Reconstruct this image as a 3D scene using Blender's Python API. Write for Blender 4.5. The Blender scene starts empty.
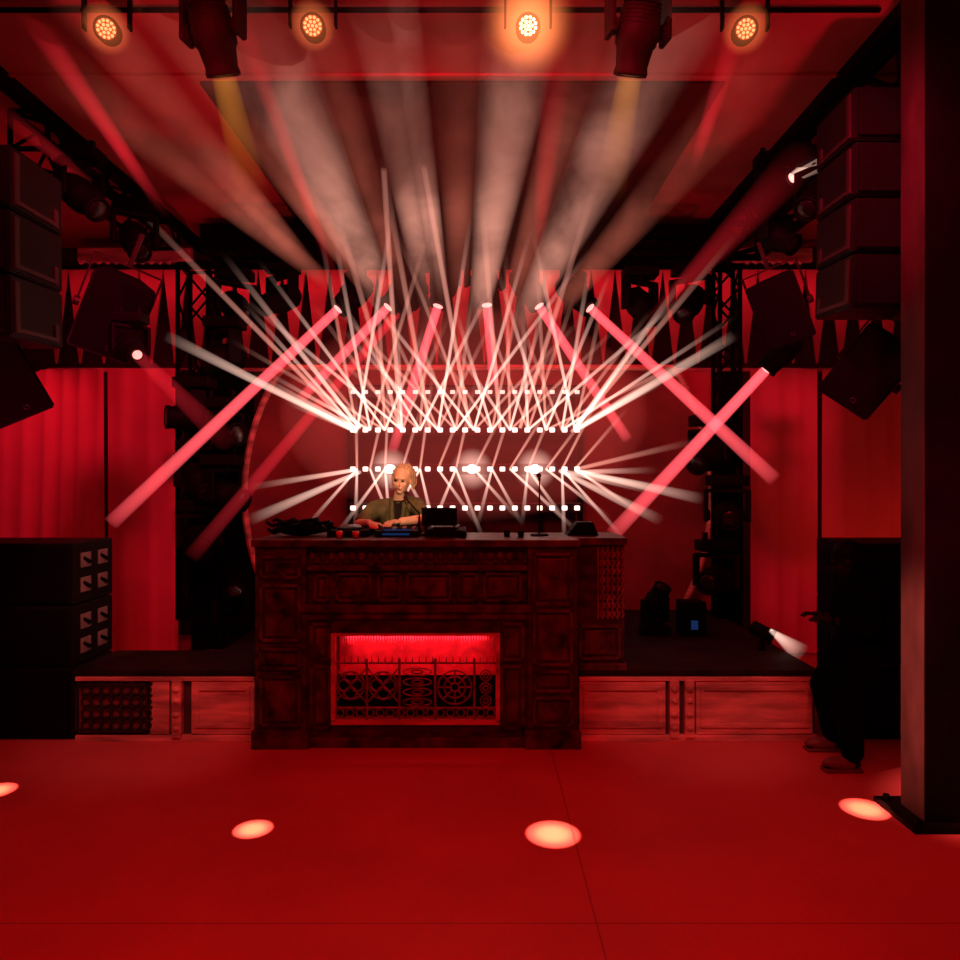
import bpy, bmesh, math, random
from mathutils import Vector, Matrix, Quaternion
random.seed(7)
S=bpy.context.scene; C=S.collection
try:
    S.view_settings.view_transform='Standard'; S.view_settings.look='None'
    S.cycles.transparent_max_bounces=128
except Exception as e: print(e)
F=700.; EYE=1.9
def W(px,py,d): return Vector(((px-480)/F*d, d, EYE-(py-480)/F*d))
def V(*a): return Vector(a)
# ------------------------------------------------------------ materials
def mat(name,col,rough=.5,metal=0.,scale=6.,var=.35,bump=0.,spec=.5,stretch=(1,1,1)):
    m=bpy.data.materials.new(name); m.use_nodes=True; nt=m.node_tree; n=nt.nodes; l=nt.links
    p=n['Principled BSDF']; p.inputs['Roughness'].default_value=rough; p.inputs['Metallic'].default_value=metal
    p.inputs['Specular IOR Level'].default_value=spec
    tc=n.new('ShaderNodeTexCoord'); mp=n.new('ShaderNodeMapping'); mp.inputs['Scale'].default_value=stretch
    nz=n.new('ShaderNodeTexNoise'); nz.inputs['Scale'].default_value=scale; nz.inputs['Detail'].default_value=5
    cr=n.new('ShaderNodeValToRGB')
    cr.color_ramp.elements[0].position=.3; cr.color_ramp.elements[1].position=.7
    cr.color_ramp.elements[0].color=[c*(1-var) for c in col]+[1]; cr.color_ramp.elements[1].color=[min(1,c*(1+var)) for c in col]+[1]
    l.new(tc.outputs['Object'],mp.inputs[0]); l.new(mp.outputs[0],nz.inputs['Vector']); l.new(nz.outputs['Fac'],cr.inputs[0]); l.new(cr.outputs[0],p.inputs['Base Color'])
    if bump:
        b=n.new('ShaderNodeBump'); b.inputs['Strength'].default_value=bump; b.inputs['Distance'].default_value=.02
        l.new(nz.outputs['Fac'],b.inputs['Height']); l.new(b.outputs[0],p.inputs['Normal'])
    return m
def emit(name,col,st):
    m=bpy.data.materials.new(name); m.use_nodes=True; nt=m.node_tree; nt.nodes.clear()
    e=nt.nodes.new('ShaderNodeEmission'); o=nt.nodes.new('ShaderNodeOutputMaterial')
    e.inputs[0].default_value=list(col)+[1]; e.inputs[1].default_value=st; nt.links.new(e.outputs[0],o.inputs[0]); return m
def beammat(name,col,st,k=1.,edge=1.5,hump=False,noise=0.,rise=7.):
    m=bpy.data.materials.new(name); m.use_nodes=True; nt=m.node_tree; nt.nodes.clear(); n=nt.nodes; l=nt.links
    def M(op,a,b=None):
        x=n.new('ShaderNodeMath'); x.operation=op
        for i,v in enumerate((a,b)):
            if v is None: continue
            if isinstance(v,(int,float)): x.inputs[i].default_value=v
            else: l.new(v,x.inputs[i])
        return x.outputs[0]
    uv=n.new('ShaderNodeUVMap'); sp=n.new('ShaderNodeSeparateXYZ'); l.new(uv.outputs[0],sp.inputs[0]); v=sp.outputs['Y']
    inv=M('SUBTRACT',1.,v); inv=M('MAXIMUM',inv,0.)
    f=M('POWER',inv,k)
    if hump: f=M('MULTIPLY',f,M('MINIMUM',M('MULTIPLY',M('POWER',v,2.),rise),1.))
    lw=n.new('ShaderNodeLayerWeight'); lw.inputs[0].default_value=.5
    ed=M('POWER',M('SUBTRACT',1.,lw.outputs['Facing']),edge)
    f=M('MULTIPLY',f,ed); f=M('MULTIPLY',f,st)
    if noise:
        tc=n.new('ShaderNodeTexCoord'); nz=n.new('ShaderNodeTexNoise'); nz.inputs['Scale'].default_value=1.2; nz.inputs['Detail'].default_value=4; nz.inputs['Roughness'].default_value=.5
        nz.inputs['Distortion'].default_value=.7
        l.new(tc.outputs['Object'],nz.inputs['Vector'])
        a=M('MAXIMUM',M('MULTIPLY',M('SUBTRACT',nz.outputs['Fac'],.3),4.2),0.2)
        f=M('MULTIPLY',f,a)
    e=n.new('ShaderNodeEmission'); e.inputs[0].default_value=list(col)+[1]; l.new(f,e.inputs[1])
    t=n.new('ShaderNodeBsdfTransparent'); ad=n.new('ShaderNodeAddShader'); o=n.new('ShaderNodeOutputMaterial')
    l.new(e.outputs[0],ad.inputs[0]); l.new(t.outputs[0],ad.inputs[1]); l.new(ad.outputs[0],o.inputs[0])
    try: m.cycles.emission_sampling='NONE'
    except: pass
    return m
BLK=mat('matte_black_metal',(.0022,.001,.001),.65,.0,spec=.1)
BLK2=mat('black_plastic',(.0018,.0009,.0009),.65,spec=.08)
GRL=mat('speaker_grille_cloth',(.003,.0013,.0013),.8,.0,scale=160,bump=.5,spec=.08)
TRS=mat('black_truss_paint',(.0015,.0008,.0008),.7,.0,spec=.06)
WOOD=mat('dark_carved_wood',(.04,.018,.014),.45,0,scale=7,var=.97,bump=.6,stretch=(1,1,2.2),spec=.3)
WOOD2=mat('dark_wood_moulding',(.065,.026,.021),.4,0,scale=9,var=.95,bump=.5,spec=.3)
PAINT=mat('weathered_red_paint',(.58,.25,.22),.55,0,scale=4,var=.55,bump=.25,stretch=(.5,1,3))
CURT=mat('red_curtain_fabric',(.6,.1,.12),.9,0,scale=1.5,var=.15)
PENF=mat('pennant_fabric',(.5,.1,.09),.9,0,scale=1.5,var=.25)
DKCURT=mat('black_drape_fabric',(.005,.002,.002),.9,0,scale=3,spec=.05)
SCEN=mat('scenic_disc_fabric',(.19,.028,.028),.8,0,scale=2,var=.35)
WALL=mat('dark_red_wall_paint',(.05,.008,.008),.8,0,scale=2)
CEIL=mat('red_ceiling_paint',(.42,.055,.055),.7,0,scale=1.2,var=.3)
CEILD=mat('dark_ceiling_panel_fabric',(.06,.008,.008),.9,0,scale=1.,var=.6,spec=.05)
IRON=mat('wrought_iron',(.012,.004,.004),.5,.0)
IRON2=mat('red_brown_iron_scrollwork',(.2,.06,.055),.5,.0,scale=20,var=.5)  # red-brown iron, tone varied by fine noise
SKIN=mat('skin',(.78,.46,.29),.5,0,scale=20,var=.08)
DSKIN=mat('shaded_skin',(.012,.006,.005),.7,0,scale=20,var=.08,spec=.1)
HAIR=mat('blond_hair',(.55,.38,.2),.5,0,scale=60,var=.5,bump=.4,stretch=(1,1,.2))
OLIVE=mat('olive_shirt_fabric',(.085,.075,.022),.8,0,scale=14,var=.5,bump=.3)
TEE=mat('black_cotton',(.0015,.001,.001),.9,0,scale=20,spec=.03)
TEE2=mat('black_undershirt_cotton',(.02,.014,.012),.9,0,scale=20,spec=.05)
DENIM=mat('dark_denim',(.03,.03,.045),.8,0,scale=40)
SHOE=mat('shoe_leather',(.14,.06,.05),.5)
E_LED=emit('led_warm_white',(1,.68,.58),2.1)
E_LEDD=emit('led_dim_pink',(1,.5,.42),1.6)
E_STAR=emit('led_bright',(1,.8,.68),6)
E_RED=emit('red_lens_glow',(1,.3,.26),2)
E_WARM=emit('amber_cell_glow',(1,.26,.09),2.4)
E_WARMB=emit('amber_cell_bright',(1,.5,.25),7)
E_PLATE=emit('amber_reflector_glow',(1,.1,.03),.5)
E_BLUE=emit('blue_screen_glow',(.03,.1,.4),.2)
E_FIRE=emit('red_cove_glow',(1,.12,.14),1.1)
LENS=mat('dark_glass_lens',(.01,.004,.004),.2,0,spec=.3)
B_RED=beammat('red_light_haze',(1,.09,.11),.95,.45,1.)
B_REDF=beammat('faint_red_light_haze',(1,.03,.05),.3,.7,1.1)
B_WHT=beammat('warm_white_light_haze',(1,.52,.42),1.15,1.9,1.3)
B_WHTF=beammat('faint_warm_light_haze',(1,.38,.29),.55,1.6,1.3)
B_WIDE=beammat('bright_warm_light_haze',(1,.6,.48),.8,1.,1.4)
B_SMK=beammat('smoky_light_haze',(1,.4,.29),.78,1.3,2.2,hump=True,noise=1.,rise=16)
B_SMKF=beammat('faint_smoky_light_haze',(1,.22,.14),.3,1.,2.2,hump=True,noise=1.,rise=12)
B_FILL=beammat('diffuse_smoke_haze',(1,.15,.11),.045,1.2,1.8,hump=True,rise=10)
B_SMKR=beammat('smoky_red_light_haze',(1,.025,.04),.4,.8,2.,hump=True)
B_YEL=beammat('amber_light_haze',(1,.34,.03),.14,1.3,1.5)
G_WARM=beammat('amber_halo_haze',(1,.2,.06),.32,1,3.2)
G_STAR=beammat('white_halo_haze',(1,.5,.4),.45,1,3.5)
G_BACK=beammat('stage_glow_haze',(1,.1,.08),.08,1,2.5)
# ------------------------------------------------------------ mesh builder
class B:
    def __init__(s): s.bm=bmesh.new()
    def box(s,c,sz,rot=None,bev=0.):
        R=rot.to_4x4() if rot is not None else Matrix()
        r=bmesh.ops.create_cube(s.bm,size=1,matrix=Matrix.Translation(c)@R@Matrix.Diagonal((*sz,1)))
        if bev:
            es=list({e for v in r['verts'] for e in v.link_edges})
            bmesh.ops.bevel(s.bm,geom=es,offset=bev,segments=2,profile=.6,affect='EDGES')
        return s
    def b2(s,x0,x1,y0,y1,z0,z1,bev=0.):
        return s.box(((x0+x1)/2,(y0+y1)/2,(z0+z1)/2),(abs(x1-x0),abs(y1-y0),abs(z1-z0)),None,bev)
    def cyl(s,a,b,r0,r1=None,seg=14,caps=True):
        a=Vector(a);b=Vector(b);d=b-a
        if d.length<1e-6: return s
        q=d.to_track_quat('Z','Y').to_matrix().to_4x4()
        bmesh.ops.create_cone(s.bm,cap_ends=caps,segments=seg,radius1=r0,radius2=r0 if r1 is None else r1,depth=d.length,matrix=Matrix.Translation((a+b)/2)@q)
        return s
    def sph(s,c,r,rot=None,seg=14):
        if isinstance(r,(int,float)): r=(r,r,r)
        R=rot.to_4x4() if rot is not None else Matrix()
        bmesh.ops.create_uvsphere(s.bm,u_segments=seg,v_segments=max(6,seg//2+2),radius=1,matrix=Matrix.Translation(c)@R@Matrix.Diagonal((*r,1)))
        return s
    def cap(s,a,b,ra,rb=None,seg=14):
        rb=ra if rb is None else rb
        s.cyl(a,b,ra,rb,seg); s.sph(a,ra*.995,None,seg); s.sph(b,rb*.995,None,seg); return s
    def chain(s,pts,rs,seg=12):
        for i in range(len(pts)-1): s.cap(pts[i],pts[i+1],rs[i],rs[i+1],seg)
        return s
    def ring(s,c,R,r,rx=None,seg=28,sec=8,axis='Y'):
        rz=R; rx=R if rx is None else rx; vs=[]
        for i in range(seg):
            a=2*math.pi*i/seg; row=[]
            for j in range(sec):
                t=2*math.pi*j/sec
                if axis=='Y': p=V(math.cos(a)*(rx+r*math.cos(t)),r*math.sin(t),math.sin(a)*(rz+r*math.cos(t)))
                else: p=V(math.cos(a)*(rx+r*math.cos(t)),math.sin(a)*(rz+r*math.cos(t)),r*math.sin(t))
                row.append(s.bm.verts.new(p+Vector(c)))
            vs.append(row)
        for i in range(seg):
            for j in range(sec):
                s.bm.faces.new((vs[i][j],vs[(i+1)%seg][j],vs[(i+1)%seg][(j+1)%sec],vs[i][(j+1)%sec]))
        return s
    def lathe(s,prof,seg=24):
        vs=[[s.bm.verts.new((math.cos(2*math.pi*i/seg)*r,math.sin(2*math.pi*i/seg)*r,z)) for i in range(seg)] for z,r in prof]
        for k in range(len(vs)-1):
            for i in range(seg): s.bm.faces.new((vs[k][i],vs[k][(i+1)%seg],vs[k+1][(i+1)%seg],vs[k+1][i]))
        s.bm.faces.new(vs[0]); s.bm.faces.new(vs[-1]); return s
    def prism(s,pts,y0,y1):
        a=[s.bm.verts.new((x,y0,z)) for x,z in pts]; b=[s.bm.verts.new((x,y1,z)) for x,z in pts]
        s.bm.faces.new(a); s.bm.faces.new(b[::-1]); n=len(a)
        for i in range(n): s.bm.faces.new((a[i],b[i],b[(i+1)%n],a[(i+1)%n]))
        return s
    def mesh(s,name,m,smooth=False):
        bmesh.ops.recalc_face_normals(s.bm,faces=s.bm.faces[:])
        me=bpy.data.meshes.new(name); s.bm.to_mesh(me); s.bm.free(); me.materials.append(m)
        if smooth:
            for p in me.polygons: p.use_smooth=True
        return me
    def ob(s,name,m,parent=None,smooth=False,M=None): return link(s.mesh(name,m,smooth),name,parent,M)
def link(data,name,parent=None,M=None):
    o=bpy.data.objects.new(name,data); C.objects.link(o)
    if M is not None: o.matrix_basis=M
    if parent is not None: o.parent=parent
    return o
def top(o,label,cat,group=None):
    o['label']=label; o['category']=cat
    if group: o['group']=group
    return o
def empty(name,M,label,cat,group=None):
    o=link(None,name,None,M if isinstance(M,Matrix) else Matrix.Translation(M)); o.empty_display_size=.1
    return top(o,label,cat,group)
def struct(o): o['kind']='structure'; return o
def beam_mesh(p0,p1,r0,r1,m,seg=24):
    me=bpy.data.meshes.new('light_beam'); bm=bmesh.new(); uvl=bm.loops.layers.uv.new('UVMap')
    p0=Vector(p0);p1=Vector(p1);q=(p1-p0).to_track_quat('Z','Y')
    N=4; rows=[]
    for k in range(N+1):
        t=k/N; c=p0.lerp(p1,t); r=r0+(r1-r0)*t
        rows.append([bm.verts.new(c+q@V(math.cos(2*math.pi*i/seg)*r,math.sin(2*math.pi*i/seg)*r,0)) for i in range(seg)])
    for k in range(N):
        for i in range(seg):
            f=bm.faces.new((rows[k][i],rows[k][(i+1)%seg],rows[k+1][(i+1)%seg],rows[k+1][i])); f.smooth=True
            for lp,(u,v) in zip(f.loops,((i/seg,k/N),((i+1)/seg,k/N),((i+1)/seg,(k+1)/N),(i/seg,(k+1)/N))): lp[uvl].uv=(u,v)
    bm.to_mesh(me); bm.free(); me.materials.append(m); return me
# ------------------------------------------------------------ room
m=mat('red_stage_floor',(.5,.09,.09),.5,0,scale=1.3,var=.12,bump=.04,spec=.3)
nt=m.node_tree; br=nt.nodes.new('ShaderNodeTexBrick'); br.offset=0; br.inputs['Scale'].default_value=1
br.inputs['Brick Width'].default_value=5.; br.inputs['Row Height'].default_value=3.2; br.inputs['Mortar Size'].default_value=.005
br.inputs['Color1'].default_value=(1,1,1,1); br.inputs['Color2'].default_value=(.95,.95,.95,1); br.inputs['Mortar'].default_value=(.6,.6,.6,1)
tc=nt.nodes.new('ShaderNodeTexCoord'); mp=nt.nodes.new('ShaderNodeMapping'); mp.inputs['Location'].default_value=(-.5,.2,0)
mx=nt.nodes.new('ShaderNodeMix'); mx.data_type='RGBA'; mx.blend_type='MULTIPLY'; mx.inputs[0].default_value=1
cr=[n for n in nt.nodes if n.type=='VALTORGB'][0]
nt.links.new(tc.outputs['Object'],mp.inputs[0]); nt.links.new(mp.outputs[0],br.inputs['Vector'])
nt.links.new(cr.outputs[0],mx.inputs[6]); nt.links.new(br.outputs['Color'],mx.inputs[7]); nt.links.new(mx.outputs[2],nt.nodes['Principled BSDF'].inputs['Base Color'])
struct(B().b2(-6.2,6.2,-1,9,-.2,0).ob('floor',m))
struct(B().b2(-6.2,6.2,8.6,8.8,0,4.75).ob('wall_back',WALL))
struct(B().b2(-6.2,-6,-1,8.6,0,4.75).ob('wall_left',WALL))
struct(B().b2(6,6.2,-1,8.6,0,4.75).ob('wall_right',WALL))
struct(B().b2(-6.2,6.2,-1,8.8,4.75,4.95).ob('ceiling',CEIL))
struct(B().b2(-2.0,1.75,5.0,8.6,4.73,4.75).ob('trim_1',CEILD))
struct(B().b2(-6,6,4.9,4.93,4.73,4.75).ob('trim_2',CEIL))
struct(B().b2(-3.4,-3.3,2.5,8.6,4.66,4.75).ob('trim_3',BLK))
struct(B().b2(2.5,2.6,2.5,8.6,4.66,4.75).ob('trim_4',BLK))
for i,(x0,x1) in enumerate([(-4.6,-3.3),(2.9,3.8)]):
    b=B().b2(x0,x1,8.0,8.06,4.4,4.55)
    n=int((x1-x0)/.1)
    for k in range(n): b.sph((x0+.05+k*.1,7.99,4.39),(.035,.02,.03),seg=8)
    top(b.ob('valance',PAINT),'carved red valance board above the draped backdrop','valance','valance boards')
top(B().b2(-4.9,4.6,7.93,8.0,3.13,3.17).ob('curtain_rail',PAINT),'long horizontal rail under the pennant drapes','rail')
pm=B().prism([(-.135,0),(.135,0),(.006,-1.08),(-.006,-1.08)],-.015,.015).mesh('pennant',PENF)
for i in range(36):
    o=link(pm,'pennant',None,Matrix.Translation((-4.9+i*.275,8.1,4.33))@Matrix.Rotation(random.uniform(-.1,.1),4,'Z')); top(o,'long pointed red fabric pennant hanging above the stage','pennant','pennants above the stage')
top(B().b2(-5.2,5.1,8.085,8.115,4.33,4.37).ob('pennant_rail',BLK),'black rail carrying the row of pointed pennants','rail')
def curtain(x0,x1,y,z0,z1,m,lab,fold=.24,amp=.032):
    b=B(); bm=b.bm; n=int((x1-x0)/.015); rows=[]
    ph=random.uniform(0,6)
    for z,k in ((z0,1.2),(z0+(z1-z0)*.35,1.05),(z0+(z1-z0)*.7,.85),(z1,.5)):
        row=[]
        for i in range(n+1):
            x=i*.015+.03*(z-z0)*math.sin(ph)
            a=2*math.pi*x/fold+2.2*math.sin(x*2.3+ph)+.8*math.sin(x*7+ph)
            row.append(bm.verts.new((x0+(x1-x0)*i/n, y+amp*k*(math.sin(a)+.25*math.sin(2*a+1))*(.6+.4*math.sin(x*3.1+ph)), z)))
        rows.append(row)
    for r in range(3):
        for i in range(n): bm.faces.new((rows[r][i],rows[r][i+1],rows[r+1][i+1],rows[r+1][i]))
    o=b.ob('curtain',m,None,True); return top(o,lab,'curtain')
curtain(-5.7,-4.08,7.6,.02,3.1,CURT,'bright red pleated curtain beside the speaker stack')
curtain(-4.02,-3.25,7.55,.02,3.1,CURT,'red pleated curtain next to the black tower')
curtain(2.2,2.6,7.75,.02,3.1,CURT,'narrow red curtain between black drapes')
curtain(2.93,3.66,7.6,.02,3.1,CURT,'red pleated curtain near the projector')
curtain(3.72,5.6,7.6,.02,3.1,CURT,'orange-red lit pleated curtain beside the column')
curtain(-3.2,-2.5,7.75,.02,3.1,DKCURT,'black drape behind the lighting tower')
curtain(2.62,2.9,7.72,.02,3.1,DKCURT,'narrow black drape behind the stage')
R=2.5; cz=1.75; pts=[]
for i in range(96):
    a=2*math.pi*i/96; pts.append((math.cos(a)*R, min(3.1,max(.02,cz+math.sin(a)*R))))
disc=empty('scenic_disc',V(-.02,7.5,0),'large round dark red stage backdrop panel','backdrop')
B().prism(pts,0,.06).ob('panel',SCEN,disc)
b=B()
for i in range(96):
    p,q=pts[i],pts[(i+1)%96]; b.cyl((p[0],-.01,p[1]),(q[0],-.01,q[1]),.035,seg=8)
b.ob('rim',PAINT,disc)
fr=empty('pixel_bar_rack',V(0,7.12,0.515),'black metal rack holding rows of pixel bars','rack')
b=B()
for x in (-1.32,-.66,-.02,.62,1.02): b.b2(x-.025,x+.025,-.02,.04,0,2.33)
b.b2(-1.34,1.04,-.02,.04,2.3,2.35); b.b2(-1.34,1.04,-.02,.04,.02,.07); b.ob('rack_tubing',BLK,fr)
B().b2(-1.26,.98,.06,.1,.1,2.28).ob('backing_panel',mat('haze_tinted_backing',(.04,.007,.007),.9,0,scale=3,spec=.05),fr)  # red haze between the bars is put into the panel's colour
bars=[]
LEDH=mat('pixel_bar_housing',(.004,.002,.002),.4,0,spec=.4)
cellm=B().box((0,0,0),(.055,.02,.048),None,.012).mesh('lens',E_LED)
cells=B().box((0,0,0),(.048,.02,.038),None,.008).mesh('lens',E_LEDD)
starm=B().sph((0,0,0),(.055,.03,.045)).mesh('bright_lens',E_STAR,True)
halo=B().sph((0,0,0),.22,seg=28).mesh('halo',G_STAR,True)
backglow=B().sph((0,0,0),(1.7,.5,1.0),seg=48).mesh('glow_haze',G_BACK,True)
for r,py in enumerate((392,430,469,508)):
    c=W(465,py,7.0); e=empty('led_pixel_bar',c,'horizontal black pixel bar with a row of glowing warm lenses','stage light','pixel bars behind the performer')
    B().box((0,.04,0),(2.34,.06,.11),None,.012).ob('housing',LEDH,e)
    for k in range(19):
        link(cellm if r else cells,'lens',e,Matrix.Translation((-1.12+k*.1245,-.0,0)))
    if r==1: link(backglow,'glow_haze',e,Matrix.Translation((0,-.6,.1)))
    if r==2:
        for px in (390,472,535):
            link(starm,'bright_lens',e,Matrix.Translation(W(px,469,6.96)-c)); link(halo,'halo',e,Matrix.Translation(W(px,469,6.9)-c))
    bars.append((e,c))
def bar_beam(r,p0,p1,r0,r1,m):
    e,c=bars[r]; link(beam_mesh(p0-c,p1-c,r0,r1,m,16),'light_beam',e)
for i,px in enumerate((357,370,385,402,420,438,456,474,492,510,528,546,562,575)):
    t=(px-466)/110.
    for j,a in enumerate((-42,-17,10,38)):
        ang=math.radians(a+t*26+random.uniform(-7,7)); L=random.uniform(110,235)
        bar_beam(1,W(px,430,6.97),W(px+math.sin(ang)*L,430-math.cos(ang)*L,6.3),.013,.027,B_WHT if (i+j)%2 else B_WHTF)
    for a in ((-30,26) if i%2 else (14,-12)):
        ang=math.radians(a+t*15); L=random.uniform(75,110)
        if a>0: bar_beam(2,W(px,469,6.97),W(px+math.sin(ang)*L,469-math.cos(ang)*L,6.6),.012,.025,B_WHTF)
        if i%2==0 or a>0: bar_beam(2,W(px,469,6.97),W(px+math.sin(ang)*L*1.3,469+math.cos(ang)*L*.75,6.6),.012,.026,B_WHT)
for (r,a,b_,m) in [(1,(357,432),(165,335),B_WIDE),(1,(355,428),(250,372),B_WHT),(1,(355,431),(290,400),B_WIDE),(1,(575,431),(735,335),B_WIDE),(1,(575,428),(690,270),B_WHT),(1,(572,431),(660,380),B_WIDE),
     (2,(577,471),(702,499),B_WIDE),(2,(577,472),(660,470),B_WHT),(2,(560,471),(660,520),B_WIDE),(2,(560,471),(650,488),B_WIDE),(2,(355,470),(245,488),B_WHT),(2,(360,472),(250,520),B_WIDE),(2,(577,469),(700,440),B_WHTF),
     (1,(353,428),(120,190),B_WHTF),(1,(400,428),(330,190),B_WHTF),(1,(520,428),(600,170),B_WHTF),(1,(430,428),(380,150),B_WHTF),(1,(500,428),(480,180),B_WHTF),(1,(360,428),(220,250),B_WHT),(1,(575,428),(740,230),B_WHTF),(1,(470,428),(405,60),B_WHTF),(1,(400,428),(375,30),B_WHTF)]:
    bar_beam(r,W(*a,6.96),W(*b_,6.1),.02,.055 if m is B_WIDE else .035,m)
for a,b_,r1,m in [((330,290),(60,-20),.18,B_SMKF),((400,330),(205,-60),.38,B_SMK),((390,320),(130,-40),.18,B_SMKF),((415,330),(290,-60),.16,B_SMKF),((432,330),(365,-60),.2,B_SMK),((445,320),(395,-60),.11,B_SMK),((460,330),(455,-60),.22,B_SMKF),((475,340),(535,-60),.3,B_SMK),((500,340),(610,-30),.2,B_SMKF),((510,345),(700,-40),.34,B_SMK),((530,340),(790,40),.22,B_SMKF),((350,300),(50,60),.16,B_SMKF),((480,430),(300,-80),.9,B_FILL),((480,430),(620,-80),.9,B_FILL)]:
    bar_beam(0,W(*a,6.8),W(*b_,3.9),.07,r1,m)
for a,b_,r1 in [((340,290),(240,20),.07),((535,270),(560,40),.12),((640,330),(800,160),.14),((690,180),(740,20),.08),((170,220),(20,0),.09),((100,190),(0,110),.06)]:
    bar_beam(0,W(*a,6.8 if a[0]>200 and a[0]<650 else 5.6),W(*b_,4.3),.04,r1,B_SMKR)
# ------------------------------------------------------------ moving heads
mh_base=B().box((0,0,-.05),(.34,.22,.1),None,.015).cyl((-.1,0,0),(-.1,0,.07),.025).cyl((.1,0,0),(.1,0,.07),.025).box((0,-.112,-.05),(.12,.006,.05)).mesh('base',BLK)
b=B().cyl((0,0,-.1),(0,0,-.13),.07,seg=20).box((0,0,-.145),(.4,.11,.035),None,.01)
for s in (-1,1): b.box((s*.185,0,-.28),(.035,.12,.3),None,.012).cyl((s*.2,0,-.37),(s*.15,0,-.37),.05,seg=18)
mh_yoke=b.mesh('yoke',BLK)
b=B().lathe([(.19,.05),(.185,.085),(.12,.115),(0,.135),(-.08,.13),(-.1,.115),(-.2,.1),(-.23,.108),(-.25,.105),(-.25,.09),(-.235,.085)])
for k in range(6): b.ring((0,0,.03+k*.022),.128-.003*k,.005,seg=24,sec=6,axis='Z')
mh_head=b.mesh('head',BLK,True)
mh_lens=B().lathe([(-.236,.084),(-.246,.07),(-.25,.02)]).mesh('lens',LENS,True)
mh_lensr=B().lathe([(-.252,.05),(-.256,.04),(-.26,.02)]).mesh('lens',E_RED,True)
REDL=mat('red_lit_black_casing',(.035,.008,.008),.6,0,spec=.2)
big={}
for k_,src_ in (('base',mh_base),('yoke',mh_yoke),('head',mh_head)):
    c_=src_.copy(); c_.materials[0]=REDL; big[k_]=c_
def moving_head(loc,aim=None,d=None,sc=1.,up=False,beam=None,lab='black moving head light hanging from the truss',lit=False,extra=Matrix(),grp='moving head lights',tint=False):
    root=Matrix.Translation(loc)@(Matrix.Rotation(math.pi,4,'X') if up else extra)@Matrix.Scale(sc,4)
    e=empty('moving_head_light',root,lab,'stage light',grp)
    center=root@V(0,0,-.37)
    D=(Vector(aim)-center) if aim is not None else Vector(d)
    dist=D.length; D=(root.to_3x3().inverted()@D).normalized()
    pan=math.atan2(-D.x,D.y); t=math.acos(max(-1,min(1,-D.z)))
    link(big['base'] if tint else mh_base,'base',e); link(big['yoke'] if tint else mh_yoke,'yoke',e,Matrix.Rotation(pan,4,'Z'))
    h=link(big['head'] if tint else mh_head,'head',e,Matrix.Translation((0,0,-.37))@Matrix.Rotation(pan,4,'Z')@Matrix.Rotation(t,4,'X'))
    link(mh_lensr if lit else mh_lens,'lens',h)
    if beam:
        r0,r1,m=beam[:3]; L=beam[3] if len(beam)>3 else dist/sc
        link(beam_mesh((0,0,-.26),(0,0,-L),r0/sc,r1/sc,m),'light_beam',h)
    return e
def truss(a,b,w,name='lighting_truss',lab='black box truss carrying stage lights',r=.022):
    a=Vector(a);b=Vector(b);D=b-a;L=D.length;q=D.to_track_quat('Z','Y'); bb=B()
    cs=[V(x*w/2,y*w/2,0) for x,y in((-1,-1),(1,-1),(1,1),(-1,1))]
    for c in cs: bb.cyl(a+q@c,a+q@(c+V(0,0,L)),r,seg=10)
    n=max(2,int(L/w/1.1))
    for k in range(n):
        z0,z1=L*k/n,L*(k+1)/n
        for i in range(4):
            p,p2=cs[i],cs[(i+1)%4]
            if k%2: p,p2=p2,p
            bb.cyl(a+q@(p+V(0,0,z0)),a+q@(p2+V(0,0,z1)),r*.55,seg=8)
    for z in (0,L):
        for i in range(4): bb.cyl(a+q@(cs[i]+V(0,0,z)),a+q@(cs[(i+1)%4]+V(0,0,z)),r*.8,seg=8)
    return top(bb.ob(name,TRS,None,True),lab,'truss')
truss((-2.6,7.0,4.22),(2.25,7.0,4.22),.3,lab='black horizontal box truss above the stage')
truss((2.78,4.3,4.45),(2.78,7.45,4.45),.36,lab='black overhead truss running beside the ceiling panel',r=.045)
truss((-3.35,5.2,4.5),(-3.35,7.45,4.5),.28,lab='black overhead truss running above the hanging speakers',r=.025)
truss((-2.85,7.1,.52),(-2.85,7.1,4.05),.3,lab='black upright truss tower with stage lights')
truss((2.5,7.1,.52),(2.5,7.1,4.05),.2,lab='slim black upright truss tower beside red curtain')
top(B().cyl((-3.4,4.2,4.72),(2.4,4.2,4.72),.015).ob('lighting_pipe',BLK,None,True),'black pipe under the ceiling carrying wash lights','pipe')
top(B().b2(-3.0,2.7,7.5,7.9,4.36,4.65).ob('header_beam',DKCURT),'dark header beam across the top of the stage','beam')
for (sx,sy),(ex,ey),dd,m,r1 in [((338,309),(110,524),6.0,B_RED,.065),((388,307),(190,558),6.2,B_REDF,.07),((388,307),(300,400),6.5,B_RED,.05),((438,306),(392,452),6.6,B_RED,.05),((487,305),(494,385),6.7,B_RED,.05),((539,306),(628,440),6.5,B_RED,.05),((590,308),(775,480),6.0,B_RED,.065)]:
    st=W(sx,sy,6.9); en=W(ex,ey,dd); D=(en-st).normalized()
    cen=st-D*.25
    if (ex,ey)==(190,558): cen=cen+V(.06,.3,0)
    moving_head(cen+V(0,0,.37),aim=en,beam=(.045,r1,m),lit=(ex,ey)!=(190,558),lab='black moving head light projecting a tight red beam',grp='red beam lights')
moving_head(W(783,352,5.8)+V(0,0,.3),aim=W(612,535,6.3),sc=.8,beam=(.045,.07,B_RED),lit=True,lab='black moving head light aiming a red beam across the stage',grp='side beam lights')
moving_head(W(130,355,4.6)+V(0,0,.27),aim=W(225,440,3.6),sc=.6,beam=(.04,.06,B_REDF),lit=True,lab='black moving head light with a glowing red lens',grp='side beam lights')
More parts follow.
